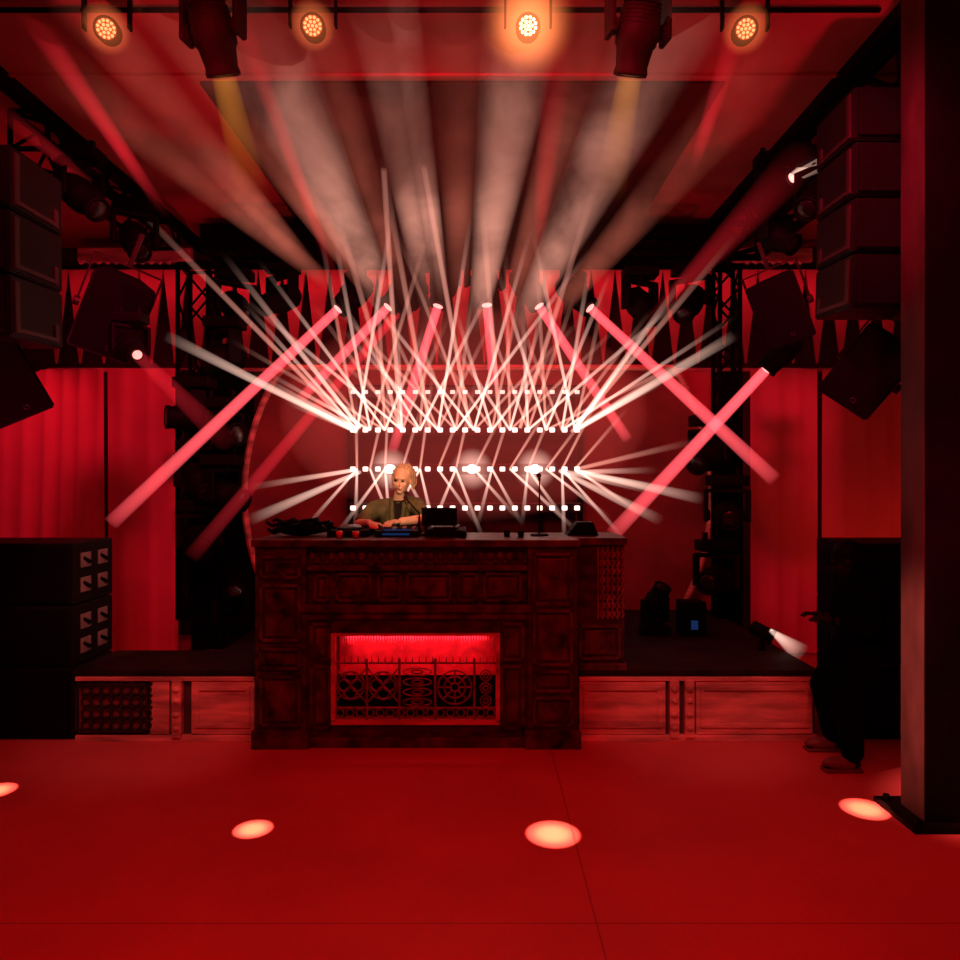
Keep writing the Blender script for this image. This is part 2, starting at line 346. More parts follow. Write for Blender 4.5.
for px in (213,638):
    s=1 if px<400 else -1
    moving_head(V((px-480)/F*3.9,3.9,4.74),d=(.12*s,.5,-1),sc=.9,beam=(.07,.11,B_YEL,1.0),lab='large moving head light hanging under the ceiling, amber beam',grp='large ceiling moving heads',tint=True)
for px,py,d,D in [(282,262,7.0,(-.5,-.6,-.4)),(235,270,7.0,(.5,-.6,-.5)),(640,268,7.0,(.3,-.5,-.6)),(690,265,7.0,(-.4,-.5,-.6))]:
    moving_head(W(px,py,d),d=D,lab='unlit black moving head light under the stage truss',grp='unlit truss heads')
for px,py,D in [(225,318,(-.6,-.6,-.2)),(195,378,(-.8,-.5,0)),(198,440,(.5,-.6,-.5)),(222,398,(.7,-.5,.1)),(200,500,(.4,-.8,-.2)),(222,455,(.9,-.3,-.2)),(710,415,(-.6,-.5,-.3)),(727,475,(-.2,-.9,-.1)),(716,540,(-.6,-.8,0))]:
    moving_head(W(px,py,6.75),d=D,sc=1.05,lab='black moving head light clamped to an upright tower',grp='tower heads')
for px,D in [(655,(.3,-.4,.9)),(232,(.3,-.5,.6))]:
    p=W(px,600,6.3); p.z=.515
    moving_head(p,d=D,up=True,sc=.75,lab='black moving head light standing on the stage deck',grp='floor standing heads')
moving_head(W(80,150,5.2),d=(.6,-.2,-.5),sc=.9,lab='black moving head light under the side truss',grp='side truss heads')
moving_head(W(135,200,5.9),d=(.4,-.5,-.6),sc=.9,lab='black moving head light under the side truss',grp='side truss heads')
e=moving_head(W(772,155,5.6),d=(.4,-.8,.1),sc=.75,beam=(.04,.1,B_WIDE,.8),lit=True,lab='black moving head light under the side truss with white glow',grp='side truss heads')
moving_head(W(775,200,5.6),d=(.4,-.6,-.5),sc=.8,lab='black moving head light under the side truss',grp='side truss heads')
moving_head(W(820,150,5.2),d=(-.5,-.3,-.5),sc=.9,lab='black moving head light under the side truss',grp='side truss heads')
wl_body=B().lathe([(.26,.06),(.25,.1),(.14,.14),(-.03,.145),(-.05,.14),(-.045,.12)]).mesh('housing',BLK,True)
wl_br=B().box((0,0,.26),(.27,.04,.02)).box((-.13,0,.13),(.012,.04,.26)).box((.13,0,.13),(.012,.04,.26)).cyl((0,0,.26),(0,0,.36),.02).mesh('bracket',BLK)
wl_ref=B().cyl((0,0,-.046),(0,0,-.05),.112,seg=28).mesh('reflector',E_PLATE)
wc={}
for key,m in (('n',E_WARM),('b',E_WARMB)): wc[key]=B().sph((0,0,-.052),(.018,.018,.01),seg=12).mesh('lens',m,True)
halow={'n':B().sph((0,0,-.05),.28,seg=32).mesh('halo',G_WARM,True),'b':B().sph((0,0,-.05),.62,seg=32).mesh('halo',beammat('strong_amber_halo_haze',(1,.24,.07),1.1,1,7),True)}
for px,py,key in [(107,30,'n'),(313,27,'n'),(528,27,'b'),(745,30,'n')]:
    loc=W(px,py,4.0); e=empty('wash_light',loc,'round black wash light with clustered amber lenses','stage light','amber wash lights')
    link(wl_br,'bracket',e)
    D=(V(loc.x*.3,-1.5,2.6)-loc).normalized(); q=D.to_track_quat('-Z','Y').to_matrix().to_4x4()
    h=link(wl_body,'housing',e,q@Matrix.Scale(.49,4)); link(wl_ref,'reflector',h)
    ps=[(0,0)]+[(math.cos(a*math.pi/3)*.045,math.sin(a*math.pi/3)*.045) for a in range(6)]+[(math.cos(a*math.pi/6+.26)*.088,math.sin(a*math.pi/6+.26)*.088) for a in range(12)]
    for x,y in ps: link(wc[key],'lens',h,Matrix.Translation((x,y,0)))
    link(halow[key],'halo',h)
# ------------------------------------------------------------ speakers
CABM=mat('satin_black_cabinet_paint',(.003,.0013,.0013),.5,0,spec=.15)
PLATE=mat('rigging_steel',(.02,.007,.007),.4,.0,spec=.3)
def line_array(xc,y,z0,n,H,lab,grp):
    cab=B().prism([(-.48,-H/2+.005),(.48,-H/2+.005),(.48,H/2-.005),(-.48,H/2-.005)],0,.46)
    bmesh.ops.bevel(cab.bm,geom=cab.bm.edges[:],offset=.01,segments=2,affect='EDGES')
    cabm=cab.mesh('cabinet',CABM); cabg=B().box((0,-.01,0),(.92,.02,H-.05),None,.006).mesh('grille',GRL)
    cabr=[]
    for s in (-1,1):
        b=B().box((s*.484,.05,0),(.01,.035,H*.8)).box((s*.484,.22,-H*.36),(.012,.36,.022)).box((s*.484,.39,-H*.25),(.01,.03,H*.3))
        cabr.append(b.mesh('rigging_plate',PLATE))
    z=z0; yy=y
    for k in range(n):
        M=Matrix.Translation((xc,yy,z))@Matrix.Rotation(math.radians(1.2*k),4,'X')
        e=empty('line_array_speaker',M,lab,'speaker',grp)
        link(cabm,'cabinet',e); link(cabg,'grille',e)
        for r_ in cabr: link(r_,'rigging_plate',e)
        z-=H+.004; yy+=.006*k
line_array(-2.9,3.6,3.47,3,.33,'black line array loudspeaker cabinet in a hanging column','line array beside the curtain')
line_array(2.66,4.08,4.04,4,.32,'black line array loudspeaker cabinet hanging beside the column','line array beside the column')
def spk(loc,rot,sc,lab,lit=False):
    e=empty('loudspeaker',Matrix.Translation(loc)@rot.to_4x4()@Matrix.Scale(sc,4),lab,'speaker','tilted hanging loudspeakers')
    b=B().prism([(-.24,-.33),(.24,-.33),(.24,.33),(-.24,.33)],0,.36)
    for v in b.bm.verts:
        if v.co.y>.3: v.co.x*=.6
    bmesh.ops.bevel(b.bm,geom=b.bm.edges[:],offset=.015,segments=2,affect='EDGES'); b.ob('cabinet',CABM,e)
    B().box((0,-.012,0),(.44,.02,.62),None,.01).ob('grille',GRL,e)
    b=B().box((0,.16,.42),(.5,.05,.012)).box((.26,.16,.2),(.012,.05,.45)).box((-.26,.16,.2),(.012,.05,.45)).cyl((.24,.16,0),(.28,.16,0),.04).cyl((-.24,.16,0),(-.28,.16,0),.04).cyl((0,.16,.42),(0,.16,.7),.02)
    b.ob('bracket',PLATE,e)
    B().ring((.05,-.03,-.24),.018,.005).ob('badge',PLATE,e)
RX=lambda a:Matrix.Rotation(math.radians(a),3,'X'); RY=lambda a:Matrix.Rotation(math.radians(a),3,'Y'); RZ=lambda a:Matrix.Rotation(math.radians(a),3,'Z')
spk(W(112,318,4.8),RZ(38)@RY(16)@RX(25),.85,'black loudspeaker tilted down, red glow on its grille')
spk(W(3,382,3.9),RZ(30)@RY(-28)@RX(15),.7,'small black loudspeaker hanging at a steep tilt')
spk(W(780,312,4.9),RZ(-40)@RY(-14)@RX(22),.72,'black loudspeaker tilted down toward the stage')
spk(W(868,372,4.45),RZ(-25)@RY(38)@RX(12),.78,'black loudspeaker hanging diagonally beside the column')
IRONP=mat('handle_plate',(.15,.08,.07),.4,.0); PINKM=mat('steel_handle_bar',(.6,.35,.33),.3,.6)
SUBM=mat('worn_black_cabinet_paint',(.006,.003,.003),.6,0,spec=.1)
def sub(x0,x1,y0,y1,z0,z1,lab):
    e=empty('subwoofer',V((x0+x1)/2,y0,z0),lab,'speaker','stacked subwoofers'); w=(x1-x0)/2; h=z1-z0; dd=y1-y0
    B().b2(-w,w,.02,dd,.004,h-.004,.012).ob('cabinet',SUBM,e)
    B().b2(-w+.03,w-.03,0,.025,.03,h-.03,.006).ob('grille',GRL,e)
    s=1 if x0<0 else -1
    for yy in (dd*.3,dd*.72):
        for zz in (h*.3,h*.7):
            B().box((s*(w+.003),yy,zz),(.012,.13,.11),None,.004).ob('recessed_handle',IRONP if s>0 else BLK,e)
            if s>0: B().cyl((s*(w+.008),yy-.04,zz+.02),(s*(w+.02),yy+.04,zz-.02),.012).ob('handle_bar',BLK,e)
for k,(z0,z1) in enumerate([(0,.53),(.53,.98),(.98,1.44)]):
    sub(-4.0,-2.97,5.1,5.66,z0,z1,'black subwoofer in a stack beside the stage')
    sub(2.72,3.7,5.1,5.66,z0,z1,'black subwoofer in an unlit stack behind the column')
# ------------------------------------------------------------ column
COLM=mat('black_column_paint',(.004,.0015,.0015),.6,0,scale=3,var=.5,spec=.08)
e=empty('column',V(2.75,3.95,0),'square black column with bolted base plate','column')
B().b2(-.32,.5,-.13,.09,.03,4.75).ob('shaft',COLM,e)
B().b2(-.324,-.318,-.125,.085,.035,4.74).ob('lit_side_strip',mat('lit_side_tone',(.05,.02,.018),.6,0,scale=5,var=.6,stretch=(1,1,.4),spec=.2),e)  # paler strip added on this face, the light falling there put into its colour
b=B().b2(-.42,.6,-.2,.2,0,.03,.006)
for x in (-.37,):
    for y in (-.15,.15): b.cyl((x,y,.03),(x,y,.06),.018,seg=6)
b.ob('base_plate',COLM,e)
# ------------------------------------------------------------ stage
st=empty('stage',V(0,5.1,0),'low stage platform with weathered red panelled front','stage')
b=B().b2(-2.94,-1.63,.02,.6,.0,.47).b2(.72,2.45,.02,.6,0,.47).b2(-2.1,2.45,.6,2.38,0,.47); b.ob('platform',mat('stage_body_paint',(.06,.02,.02),.7),st)
b=B().b2(-2.96,-1.63,-.01,.6,.472,.515,.006).b2(.71,2.47,-.01,.6,.472,.515,.006).b2(-2.1,2.47,.6,2.38,.472,.515); b.ob('deck',mat('stage_deck',(.014,.005,.004),.7,0,scale=4,var=.6,spec=.12),st)
for x0,x1 in [(-2.4,-2.26),(-2.1,-1.64),(.72,1.35),(1.57,2.42)]:
    b=B().b2(x0,x1,-.012,.03,.05,.44,.008)
    if x1-x0>.3:
        b.b2(x0+.03,x1-.03,-.022,-.01,.1,.13,.004).b2(x0+.03,x1-.03,-.022,-.01,.37,.4,.004).b2(x0+.03,x0+.06,-.022,-.01,.13,.37,.004).b2(x1-.06,x1-.03,-.022,-.01,.13,.37,.004)
    b.ob('front_panel',PAINT,st)
B().b2(-2.94,-1.64,-.02,.02,.0,.045,.004).b2(.72,2.45,-.02,.02,0,.045,.004).b2(-2.94,-1.64,-.02,.02,.44,.47,.004).b2(.72,2.45,-.02,.02,.44,.47,.004).ob('skirting',PAINT,st)
for x in (-2.2,1.41,1.52):
    b=B().b2(x-.035,x+.035,-.035,.02,.03,.45,.008)
    for z in (.1,.2,.3,.38): b.sph((x,-.03,z),(.028,.02,.022),seg=10)
    b.ob('post',PAINT,st)
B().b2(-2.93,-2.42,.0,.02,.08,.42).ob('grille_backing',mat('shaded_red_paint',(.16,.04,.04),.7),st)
b=B()
for i in range(7):
    for k in range(4): b.ring((-2.9+.04+i*.072,-.012,.12+k*.085),.034,.009,seg=16,sec=6); b.sph((-2.86+.036+i*.072,-.012,.163+k*.085),(.014,.008,.014),seg=8)
b.b2(-2.94,-2.41,-.022,0,.065,.085).b2(-2.94,-2.41,-.022,0,.405,.425).b2(-2.94,-2.92,-.022,0,.07,.42).b2(-2.43,-2.41,-.022,0,.07,.42)
b.ob('fretwork_grille',IRON,st)
# ------------------------------------------------------------ booth
bo=empty('dj_booth',V(0,4.98,0),'tall carved dark wood booth with glowing grilled hearth opening','booth')
X=lambda px:(px-480)/140.; Z=lambda py:1.9-(py-480)/140.
b=B()
b.b2(X(257),X(308),-.03,.6,0.0,Z(545),.01)
b.b2(X(308),X(335),0.,.6,0,Z(607)).b2(X(497),X(527),0.,.6,0,Z(607)).b2(X(335),X(497),0.,.6,0,Z(722)).b2(X(335),X(497),0.,.6,Z(632),Z(607))
b.b2(X(308),X(527),.02,.6,Z(607),Z(545),.006)
b.b2(X(527),X(577),-.03,.6,0,Z(545),.01)
b.b2(X(335),X(497),.35,.6,Z(722),Z(632))
b.b2(X(577),X(628),.14,.66,.515,Z(545),.008)
b.ob('body',WOOD,bo)
b=B().b2(X(254),X(579),-.055,.64,Z(546),Z(539),.008).b2(X(579),X(630),.11,.68,Z(546),Z(539),.006)
b.b2(X(300),X(530),-.045,.03,Z(611),Z(604),.008).b2(X(308),X(527),-.02,.03,Z(618),Z(611),.004).b2(X(308),X(527),-.02,.03,Z(570),Z(565),.004)
b.ob('cornice',WOOD2,bo)
b=B().b2(X(254),X(311),-.05,.02,0,Z(728),.008).b2(X(524),X(580),-.05,.02,0,Z(728),.008).b2(X(311),X(524),-.02,.02,0,Z(736),.006).b2(X(577),X(630),.11,.2,.515,.56,.006)
b.ob('plinth',WOOD2,bo)
def rpanel(px0,px1,py0,py1,y,m=WOOD2):
    x0,x1,z0,z1=X(px0),X(px1),Z(py1),Z(py0); b=B(); t=.022
    b.b2(x0,x1,y-.016,y,z1-t,z1,.004).b2(x0,x1,y-.016,y,z0,z0+t,.004).b2(x0,x0+t,y-.016,y,z0,z1,.004).b2(x1-t,x1,y-.016,y,z0,z1,.004)
    b.b2(x0+t*1.8,x1-t*1.8,y-.01,y,z0+t*1.8,z1-t*1.8,.008)
    b.ob('raised_panel',m,bo)
for p in [(262,303,555,578,-.03),(262,303,583,640,-.03),(262,303,646,668,-.03),(262,303,673,724,-.03),
          (532,572,552,604,-.03),(532,572,608,664,-.03),(532,572,668,690,-.03),(532,572,694,724,-.03),
          (314,330,574,602,.02),(336,372,572,602,.02),(377,402,572,602,.02),(406,452,572,602,.02),(457,478,572,602,.02),(483,522,572,602,.02),
          (311,332,622,660,0),(311,332,664,728,0),(500,524,622,660,0),(500,524,664,728,0),(581,624,628,664,.14)]: rpanel(*p)
b=B()
for i in range(22):
    px=312+i*9.9; b.sph((X(px),.018,Z(556)),(.026,.016,.034),seg=10)
    b.box((X(px+5),.012,Z(562)),(.018,.02,.02))
b.ob('carved_frieze',WOOD2,bo,True)
b=B()
for i in range(5):
    for k in range(8): b.ring((X(602)+.02+i*.036,.125,Z(552)-.03-k*.062),.022,.005,rx=.015,seg=14,sec=6)
for i in range(6): b.b2(X(600)+i*.036,X(600)+i*.036+.008,.12,.14,Z(622),Z(548))
b.ob('fretwork_screen',IRON2,bo)
b=B()
for r_ in (X(284),X(556)):
    b.cyl((r_,-.035,Z(575)),(r_,-.055,Z(575)),.03,.01,seg=12)
b.ob('rosette',WOOD2,bo)
b=B(); fx0,fx1,fz0,fz1=X(335),X(497),Z(720),Z(634)
b.b2(fx0-.02,fx1+.02,-.025,.02,fz1-.005,fz1+.01).b2(fx0-.02,fx1+.02,-.025,.02,fz0-.02,fz0+.01).b2(fx0-.02,fx0+.01,-.025,.02,fz0,fz1).b2(fx1-.01,fx1+.02,-.025,.02,fz0,fz1)
b.ob('opening_frame',PAINT,bo)
B().b2(fx0+.03,fx1-.03,.045,.06,fz1-.02,fz1-.005).ob('cove_light',E_FIRE,bo)
REDP=mat('red_lacquer_panel',(.75,.12,.13),.6,0,scale=12,var=.3)
B().b2(fx0,fx1,.19,.23,fz0,fz1).ob('lining_panel',REDP,bo)
b=B()
for i in range(58):
    x=fx0+.02+i*(fx1-fx0-.04)/57; l=.05+.03*random.random(); b.cyl((x,.1,fz1-.01),(x,.1,fz1-.01-l),.006,.002,seg=6)
b.ob('fringe',mat('pink_fringe',(.8,.25,.25),.6),bo)
b=B(); gz0,gz1=fz0+.01,Z(655); gy=-.005; gw=fx1-fx0; tr=.0055
def bar(x0,z0,x1,z1,r=.006): b.cyl((x0,gy,z0),(x1,gy,z1),r,seg=8)
for z in (gz0+.015,gz0+.085,gz1-.05): bar(fx0,z,fx1,z,.008)
for t in (0,.2,.4,.62,.86,1): bar(fx0+gw*t,gz0,fx0+gw*t,gz1-.02,.009)
for cell in (.1,.3):
    cxx=fx0+gw*cell; czz=(gz0+.085+gz1-.05)/2
    for a in range(4): b.ring((cxx+math.cos(a*math.pi/2)*.045,gy,czz+math.sin(a*math.pi/2)*.055),.042,tr,seg=20,sec=6)
    b.ring((cxx,gy,czz),.1,tr,seg=28,sec=6); bar(cxx-.11,czz-.12,cxx+.11,czz+.12); bar(cxx+.11,czz-.12,cxx-.11,czz+.12)
for k in range(4): b.ring((fx0+gw*.51,gy,gz0+.125+k*.072),.027,tr,rx=.1,seg=26,sec=6); b.ring((fx0+gw*.51,gy,gz0+.125+k*.072),.013,tr,rx=.04,seg=18,sec=6)
cx=fx0+gw*.74; czz=gz0+.23
for rr in (.03,.075,.12): b.ring((cx,gy,czz),rr,.0065)
for a in range(8): bar(cx+math.cos(a*math.pi/4)*.03,czz+math.sin(a*math.pi/4)*.03,cx+math.cos(a*math.pi/4)*.12,czz+math.sin(a*math.pi/4)*.12)
for k in range(3): b.ring((fx0+gw*.93,gy,gz0+.135+k*.09),.038,tr,seg=18,sec=6); b.ring((fx0+gw*.93,gy,gz0+.135+k*.09),.018,tr,seg=14,sec=6)
for i in range(16): b.ring((fx0+.04+i*.0715,gy,gz0+.05),.027,tr,seg=14,sec=6)
for i in range(24): b.cyl((fx0+.025+i*.0482,gy,gz1-.05),(fx0+.025+i*.0482,gy,gz1),.007,.001,seg=6)
b.ob('iron_grille',IRON2,bo)
B().b2(fx0,fx1,.09,.1,fz0,Z(678)).ob('screen_backing',DKCURT,bo)
# ------------------------------------------------------------ things on the booth
TZ=Z(539)
def deck(x,y,lab):
    e=empty('media_player',V(x,y,TZ),lab,'dj equipment','media players on the booth')
    B().b2(-.15,.15,-.19,.19,.0,.05,.008).ob('body',BLK2,e)
    B().cyl((0,-.05,.05),(0,-.05,.062),.1,.095,seg=28).ob('jog_wheel',BLK,e)
    B().box((0,.13,.06),(.2,.08,.012),RX(12)).ob('screen',LENS,e)
deck(-.98,5.35,'black media player with jog wheel and small screen'); deck(-.26,5.35,'black media player with jog wheel, beside the mixer')
e=empty('dj_mixer',V(-.62,5.35,TZ),'black mixer with knobs and blue-lit controls','dj equipment')
B().b2(-.16,.16,-.19,.19,0,.045,.008).ob('body',BLK2,e)
b=B()
for i in range(4):
    for k in range(4): b.cyl((-.11+i*.073,-.02+k*.05,.045),(-.11+i*.073,-.02+k*.05,.062),.012,seg=10)
b.ob('knob',PINKM,e)
B().box((0,-.1,.048),(.2,.06,.006)).box((0,-.192,.022),(.2,.004,.015)).ob('button_light',E_BLUE,e)
e=empty('laptop',V(-.3,5.28,TZ+.09),'open dark laptop on a low stand','computer')
B().b2(-.13,.13,-.1,.1,0,.015,.004).ob('keyboard_base',BLK2,e)
B().box((0,-.1,.06),(.26,.01,.14),RX(18),.003).ob('screen_lid',BLK,e)
B().b2(-.11,-.1,-.08,.08,-.09,0).b2(.1,.11,-.08,.08,-.09,0).ob('stand',BLK,e)
b=B()
for i in range(26):
    a=random.uniform(0,6.28); c=V(-1.35+random.uniform(-.17,.17),5.3+random.uniform(-.1,.1),TZ+.035+random.uniform(0,.095))
    p=[c+V(math.cos(a+t)*.09,math.sin(a+t)*.06,.015*math.sin(3*t)) for t in (0,.8,1.6,2.4,3.2)]
    b.chain(p,[.012]*5,8)
b.sph((-1.36,5.32,TZ+.05),(.19,.12,.05))
o=b.ob('cable_pile',BLK2,None,True); top(o,'heap of coiled black cables on the booth top','cable'); o['kind']='stuff'
e=empty('monitor_speaker',V(.78,5.4,TZ),'small black monitor wedge on the booth wing','speaker')
B().prism([(-.12,0),(.12,0),(.08,.1),(-.04,.1)],-.09,.09).ob('cabinet',BLK2,e); B().box((.0,-.095,.05),(.13,.01,.06)).ob('grille',GRL,e)
def micstand(base,tipd,lab):
    e=empty('microphone_stand',base,lab,'microphone')
    B().cyl((0,0,0),(0,0,.015),.07,.065,seg=20).ob('base',BLK,e)
    B().chain([(0,0,.01),(0,0,tipd[2]*.6),tipd],[.007,.006,.005],8).ob('pole',BLK,e,True)
    t=Vector(tipd); B().cyl(t,t+V(0,.05,.03),.01,.013).sph(t+V(0,.06,.036),.02).ob('microphone',PLATE,e,True)
micstand(V(.45,5.3,TZ),(0,0,.42),'slim black microphone stand on the booth top')
micstand(V(-.46,5.3,TZ),(-.12,.15,.28),'black gooseneck microphone in front of the performer')
CUP=mat('orange_plastic_cup',(.8,.25,.12),.4)
for x,y in((-1.02,5.08),(-.9,5.07),(-.12,5.1),(.2,5.2),(.3,5.15)):
    top(B().cyl((x,y,TZ),(x,y,TZ+.05),.02,.026,seg=16).ob('cup',CUP if x<-.5 else BLK2,None,True),'small orange plastic cup on the booth' if x<-.5 else 'small dark cup on the booth edge','cup','cups on the booth')
# ------------------------------------------------------------ people
def fingers(b,palm,d,side,up,L=.085,curl=.5):
    d=d.normalized(); side=side.normalized(); up=up.normalized()
    b.sph(palm,(.042,.045,.02),Matrix((side,d,up)).transposed(),12)
    for i,(o,l) in enumerate(((.03,.9),(.011,1.),(-.009,.94),(-.028,.76))):
        p0=palm+side*o+d*.035; p1=p0+d*L*l*.45+up*.004; p2=p1+d*L*l*.33-up*L*.25*curl; p3=p2+d*L*l*.18-up*L*.3*curl
        b.chain([p0,p1,p2,p3],[.0098,.009,.0085,.0078],8)
    p0=palm+side*.03-d*.015; p1=p0+side*.03+d*.02; p2=p1+side*.008+d*.032-up*.008
    b.chain([p0,p1,p2],[.012,.0105,.009],8)
def remesh(o,vs=.0075,sm=2):
    md=o.modifiers.new('r','REMESH'); md.mode='VOXEL'; md.voxel_size=vs; md.use_smooth_shade=True
    if sm:
        m2=o.modifiers.new('s','SMOOTH'); m2.iterations=sm; m2.factor=.5
def head(b,c,f,upv,s=1.):
    f=f.normalized(); sd=f.cross(upv).normalized(); u=sd.cross(f).normalized(); Mx=Matrix((sd,f,u)).transposed()
    g=lambda x,y,z:c+(sd*x+f*y+u*z)*s
    b.sph(g(0,-.012,.03),(.074*s,.094*s,.088*s),Mx,18); b.sph(g(0,.018,-.04),(.056*s,.068*s,.07*s),Mx,16); b.sph(g(0,.055,-.085),(.03*s,.026*s,.024*s),Mx,12)
    b.cap(g(0,.083,.01),g(0,.105,-.026),.008*s,.0125*s,8); b.sph(g(0,.082,-.058),(.026*s,.011*s,.008*s),Mx,10)
    b.sph(g(0,.076,.03),(.055*s,.016*s,.01*s),Mx,10)
    for k in(-1,1): b.sph(g(k*.076,-.005,-.01),(.01*s,.02*s,.03*s),Mx,10); b.sph(g(k*.038,.055,-.025),(.022*s,.02*s,.022*s),Mx,10)
    return g,Mx
dj=empty('person',V(-.68,5.95,.515),'person in open olive shirt leaning over mixing equipment','person'); O=V(-.68,5.95,.515)
def L(*a): return V(*a)-O
b=B()
pel=L(-.72,6.0,1.34); ch=L(-.70,5.82,1.63); nk=L(-.66,5.72,1.755)
b.cap(pel,L(-.71,5.92,1.48),.12,.112); b.cap(L(-.71,5.92,1.48),ch,.112,.12); b.cap(L(-.81,5.79,1.665),L(-.585,5.79,1.69),.07,.07)
b.cap(nk-V(0,0,.04),L(-.635,5.66,1.83),.055,.05)
hc=L(-.625,5.62,1.9); g,Mx=head(b,hc,V(-.22,-1,-.22),V(.12,0,1),.95)
sR,eR,wR=L(-.865,5.78,1.665),L(-.975,5.64,1.545),L(-.86,5.44,1.565); sL,eL,wL=L(-.525,5.78,1.69),L(-.43,5.60,1.59),L(-.61,5.43,1.58)
for s_,e_,w_ in((sR,eR,wR),(sL,eL,wL)): b.chain([s_,e_,w_],[.05,.042,.03],12)
pR=wR+V(.03,-.065,-.002); pL=wL+V(-.045,-.055,-.002)
fingers(b,pR,V(.3,-1,-.1),V(1,.3,0),V(0,-.1,1)); fingers(b,pL,V(-.5,-.9,-.1),V(-.9,.5,0),V(0,-.1,1))
for s in(-1,1):
    b.chain([pel+V(s*.09,0,-.04),L(-.68+s*.12,5.93,.97),L(-.68+s*.13,5.99,.6)],[.09,.06,.04]); b.cap(L(-.68+s*.13,6.0,.56),L(-.68+s*.14,5.85,.545),.04,.03)
o=b.ob('body',SKIN,dj,True); remesh(o,.007)
b=B(); b.cap(pel+V(0,0,.04),L(-.71,5.92,1.48),.135,.128); b.cap(L(-.71,5.92,1.48),ch,.128,.134); b.cap(L(-.815,5.795,1.665),L(-.58,5.795,1.69),.08,.08)
for s_,e_,w_ in((sR,eR,wR),(sL,eL,wL)): b.chain([s_,e_.lerp(s_,.15)],[.07,.058],12)
b.ring(nk+V(0,-.005,-.035),.063,.016,axis='Z')
b.cap(nk+V(-.05,-.065,-.03),nk+V(-.05,-.08,-.25),.02,.024,8); b.cap(nk+V(.05,-.065,-.03),nk+V(.03,-.08,-.25),.02,.024,8)
o=b.ob('shirt',OLIVE,dj,True); remesh(o,.009,1)
b=B(); b.prism([(-.045,.0),(.045,.0),(.01,-.2),(-.02,-.2)],-.02,.0)
o=b.ob('undershirt',TEE2,dj,False,Matrix.Translation(nk+V(0,-.062,-.02))@Matrix.Rotation(math.radians(8),4,'X'))
b=B()
for s in(-1,1): b.chain([pel+V(s*.075,0,-.02),L(-.68+s*.12,5.93,.97),L(-.68+s*.13,5.98,.6)],[.12,.085,.07])
o=b.ob('trousers',DENIM,dj,True); remesh(o,.012,2)
for s in(-1,1):
    o=B().sph(L(-.68+s*.14,5.9,.56),(.05,.13,.045)).ob('shoe',BLK2,dj,True)
b=B(); b.sph(g(0,-.038,.056),(.079,.084,.073),Mx,18)
rr=random.Random(3)
for s in(-1,1):
    for q in range(5):
        y0=.02-q*.026; j=lambda a:rr.uniform(-a,a)
        b.chain([g(s*.03,y0*.8,.118+j(.006)),g(s*(.07+j(.004)),y0-.01,.07),g(s*(.083+j(.006)),y0-.03,.0+j(.01)),g(s*(.086+j(.008)),y0-.035+j(.01),-.05+j(.015)),g(s*(.088+j(.012)),y0-.03+j(.015),-.08+j(.015))],[.014,.013,.012,.009,.004],8)
b.chain([g(0,-.08,.08),g(0,-.1,-.02),g(.01,-.09,-.09)],[.045,.045,.03],10)
o=b.ob('hair',HAIR,dj,True); remesh(o,.0055,0)
for s in(-1,1): B().sph(g(s*.03,.08,.01),(.011,.007,.006),Mx,10).ob('eye',BLK2,dj,True)
B().chain([g(-.022,.094,-.058),g(0,.097,-.056),g(.022,.094,-.058)],[.003,.004,.003],6).ob('mouth',mat('lips',(.35,.1,.08),.5),dj,True)
O=V(2.5,4.7,0); p2=empty('person',O,'person in black clothes standing hunched, looking at hands','person')
b=B(); pel=L(2.58,4.72,.82); ch=L(2.55,4.7,1.1)
b.cap(pel,ch,.12,.14); b.cap(L(2.55,4.55,1.2),L(2.55,4.86,1.2),.075,.075); b.cap(L(2.53,4.7,1.24),L(2.47,4.7,1.32),.055,.05)
g2,Mx2=head(b,L(2.46,4.7,1.36),V(-1,.5,-.6),V(0,0,1))
for y,wx in((4.5,2.36),(4.9,2.38)):
    s_=L(2.55,y+(.03 if y<4.7 else -.03),1.19); e_=L(2.5,y,.94); w_=L(wx,4.7+(y-4.7)*.45,.97); b.chain([s_,e_,w_],[.055,.043,.028])
    fingers(b,w_+V(-.07,0,.01),V(-1,0,.1),V(0,1 if y<4.7 else -1,0),V(0,0,1))
for (fx,fy) in ((2.37,4.57),(2.42,4.92)):
    hip=pel+V(0,(-.08 if fy<4.7 else .08),-.03); kn=L(2.42,fy+.02,.46); an=L(fx+.06,fy,.09)
    b.chain([hip,kn,an],[.09,.058,.038]); b.cap(L(fx+.07,fy,.05),L(fx-.1,fy,.035),.04,.03)
o=b.ob('body',DSKIN,p2,True); remesh(o)
b=B(); b.cap(pel+V(0,0,.02),ch,.15,.165); b.cap(L(2.55,4.55,1.2),L(2.55,4.86,1.2),.095,.095); b.sph(L(2.56,4.7,1.28),(.12,.12,.09))
for y,wx in((4.5,2.36),(4.9,2.38)):
    b.chain([L(2.55,y+(.03 if y<4.7 else -.03),1.19),L(2.5,y,.94),L(wx+.03,4.7+(y-4.7)*.5,.97)],[.078,.064,.045])
o=b.ob('hooded_jacket',TEE,p2,True); remesh(o,.01,2)
b=B()
for (fx,fy) in ((2.37,4.57),(2.42,4.92)):
    b.chain([pel+V(0,(-.08 if fy<4.7 else .08),-.0),L(2.42,fy+.02,.46),L(fx+.06,fy,.12)],[.125,.088,.07])
o=b.ob('trousers',TEE,p2,True); remesh(o,.012,2)
for (fx,fy) in ((2.37,4.57),(2.42,4.92)):
    b=B().sph(L(fx-.01,fy,.05),(.13,.048,.045)).box(L(fx-.01,fy,.012),(.25,.085,.024),None,.01); b.ob('shoe',SHOE,p2,True)
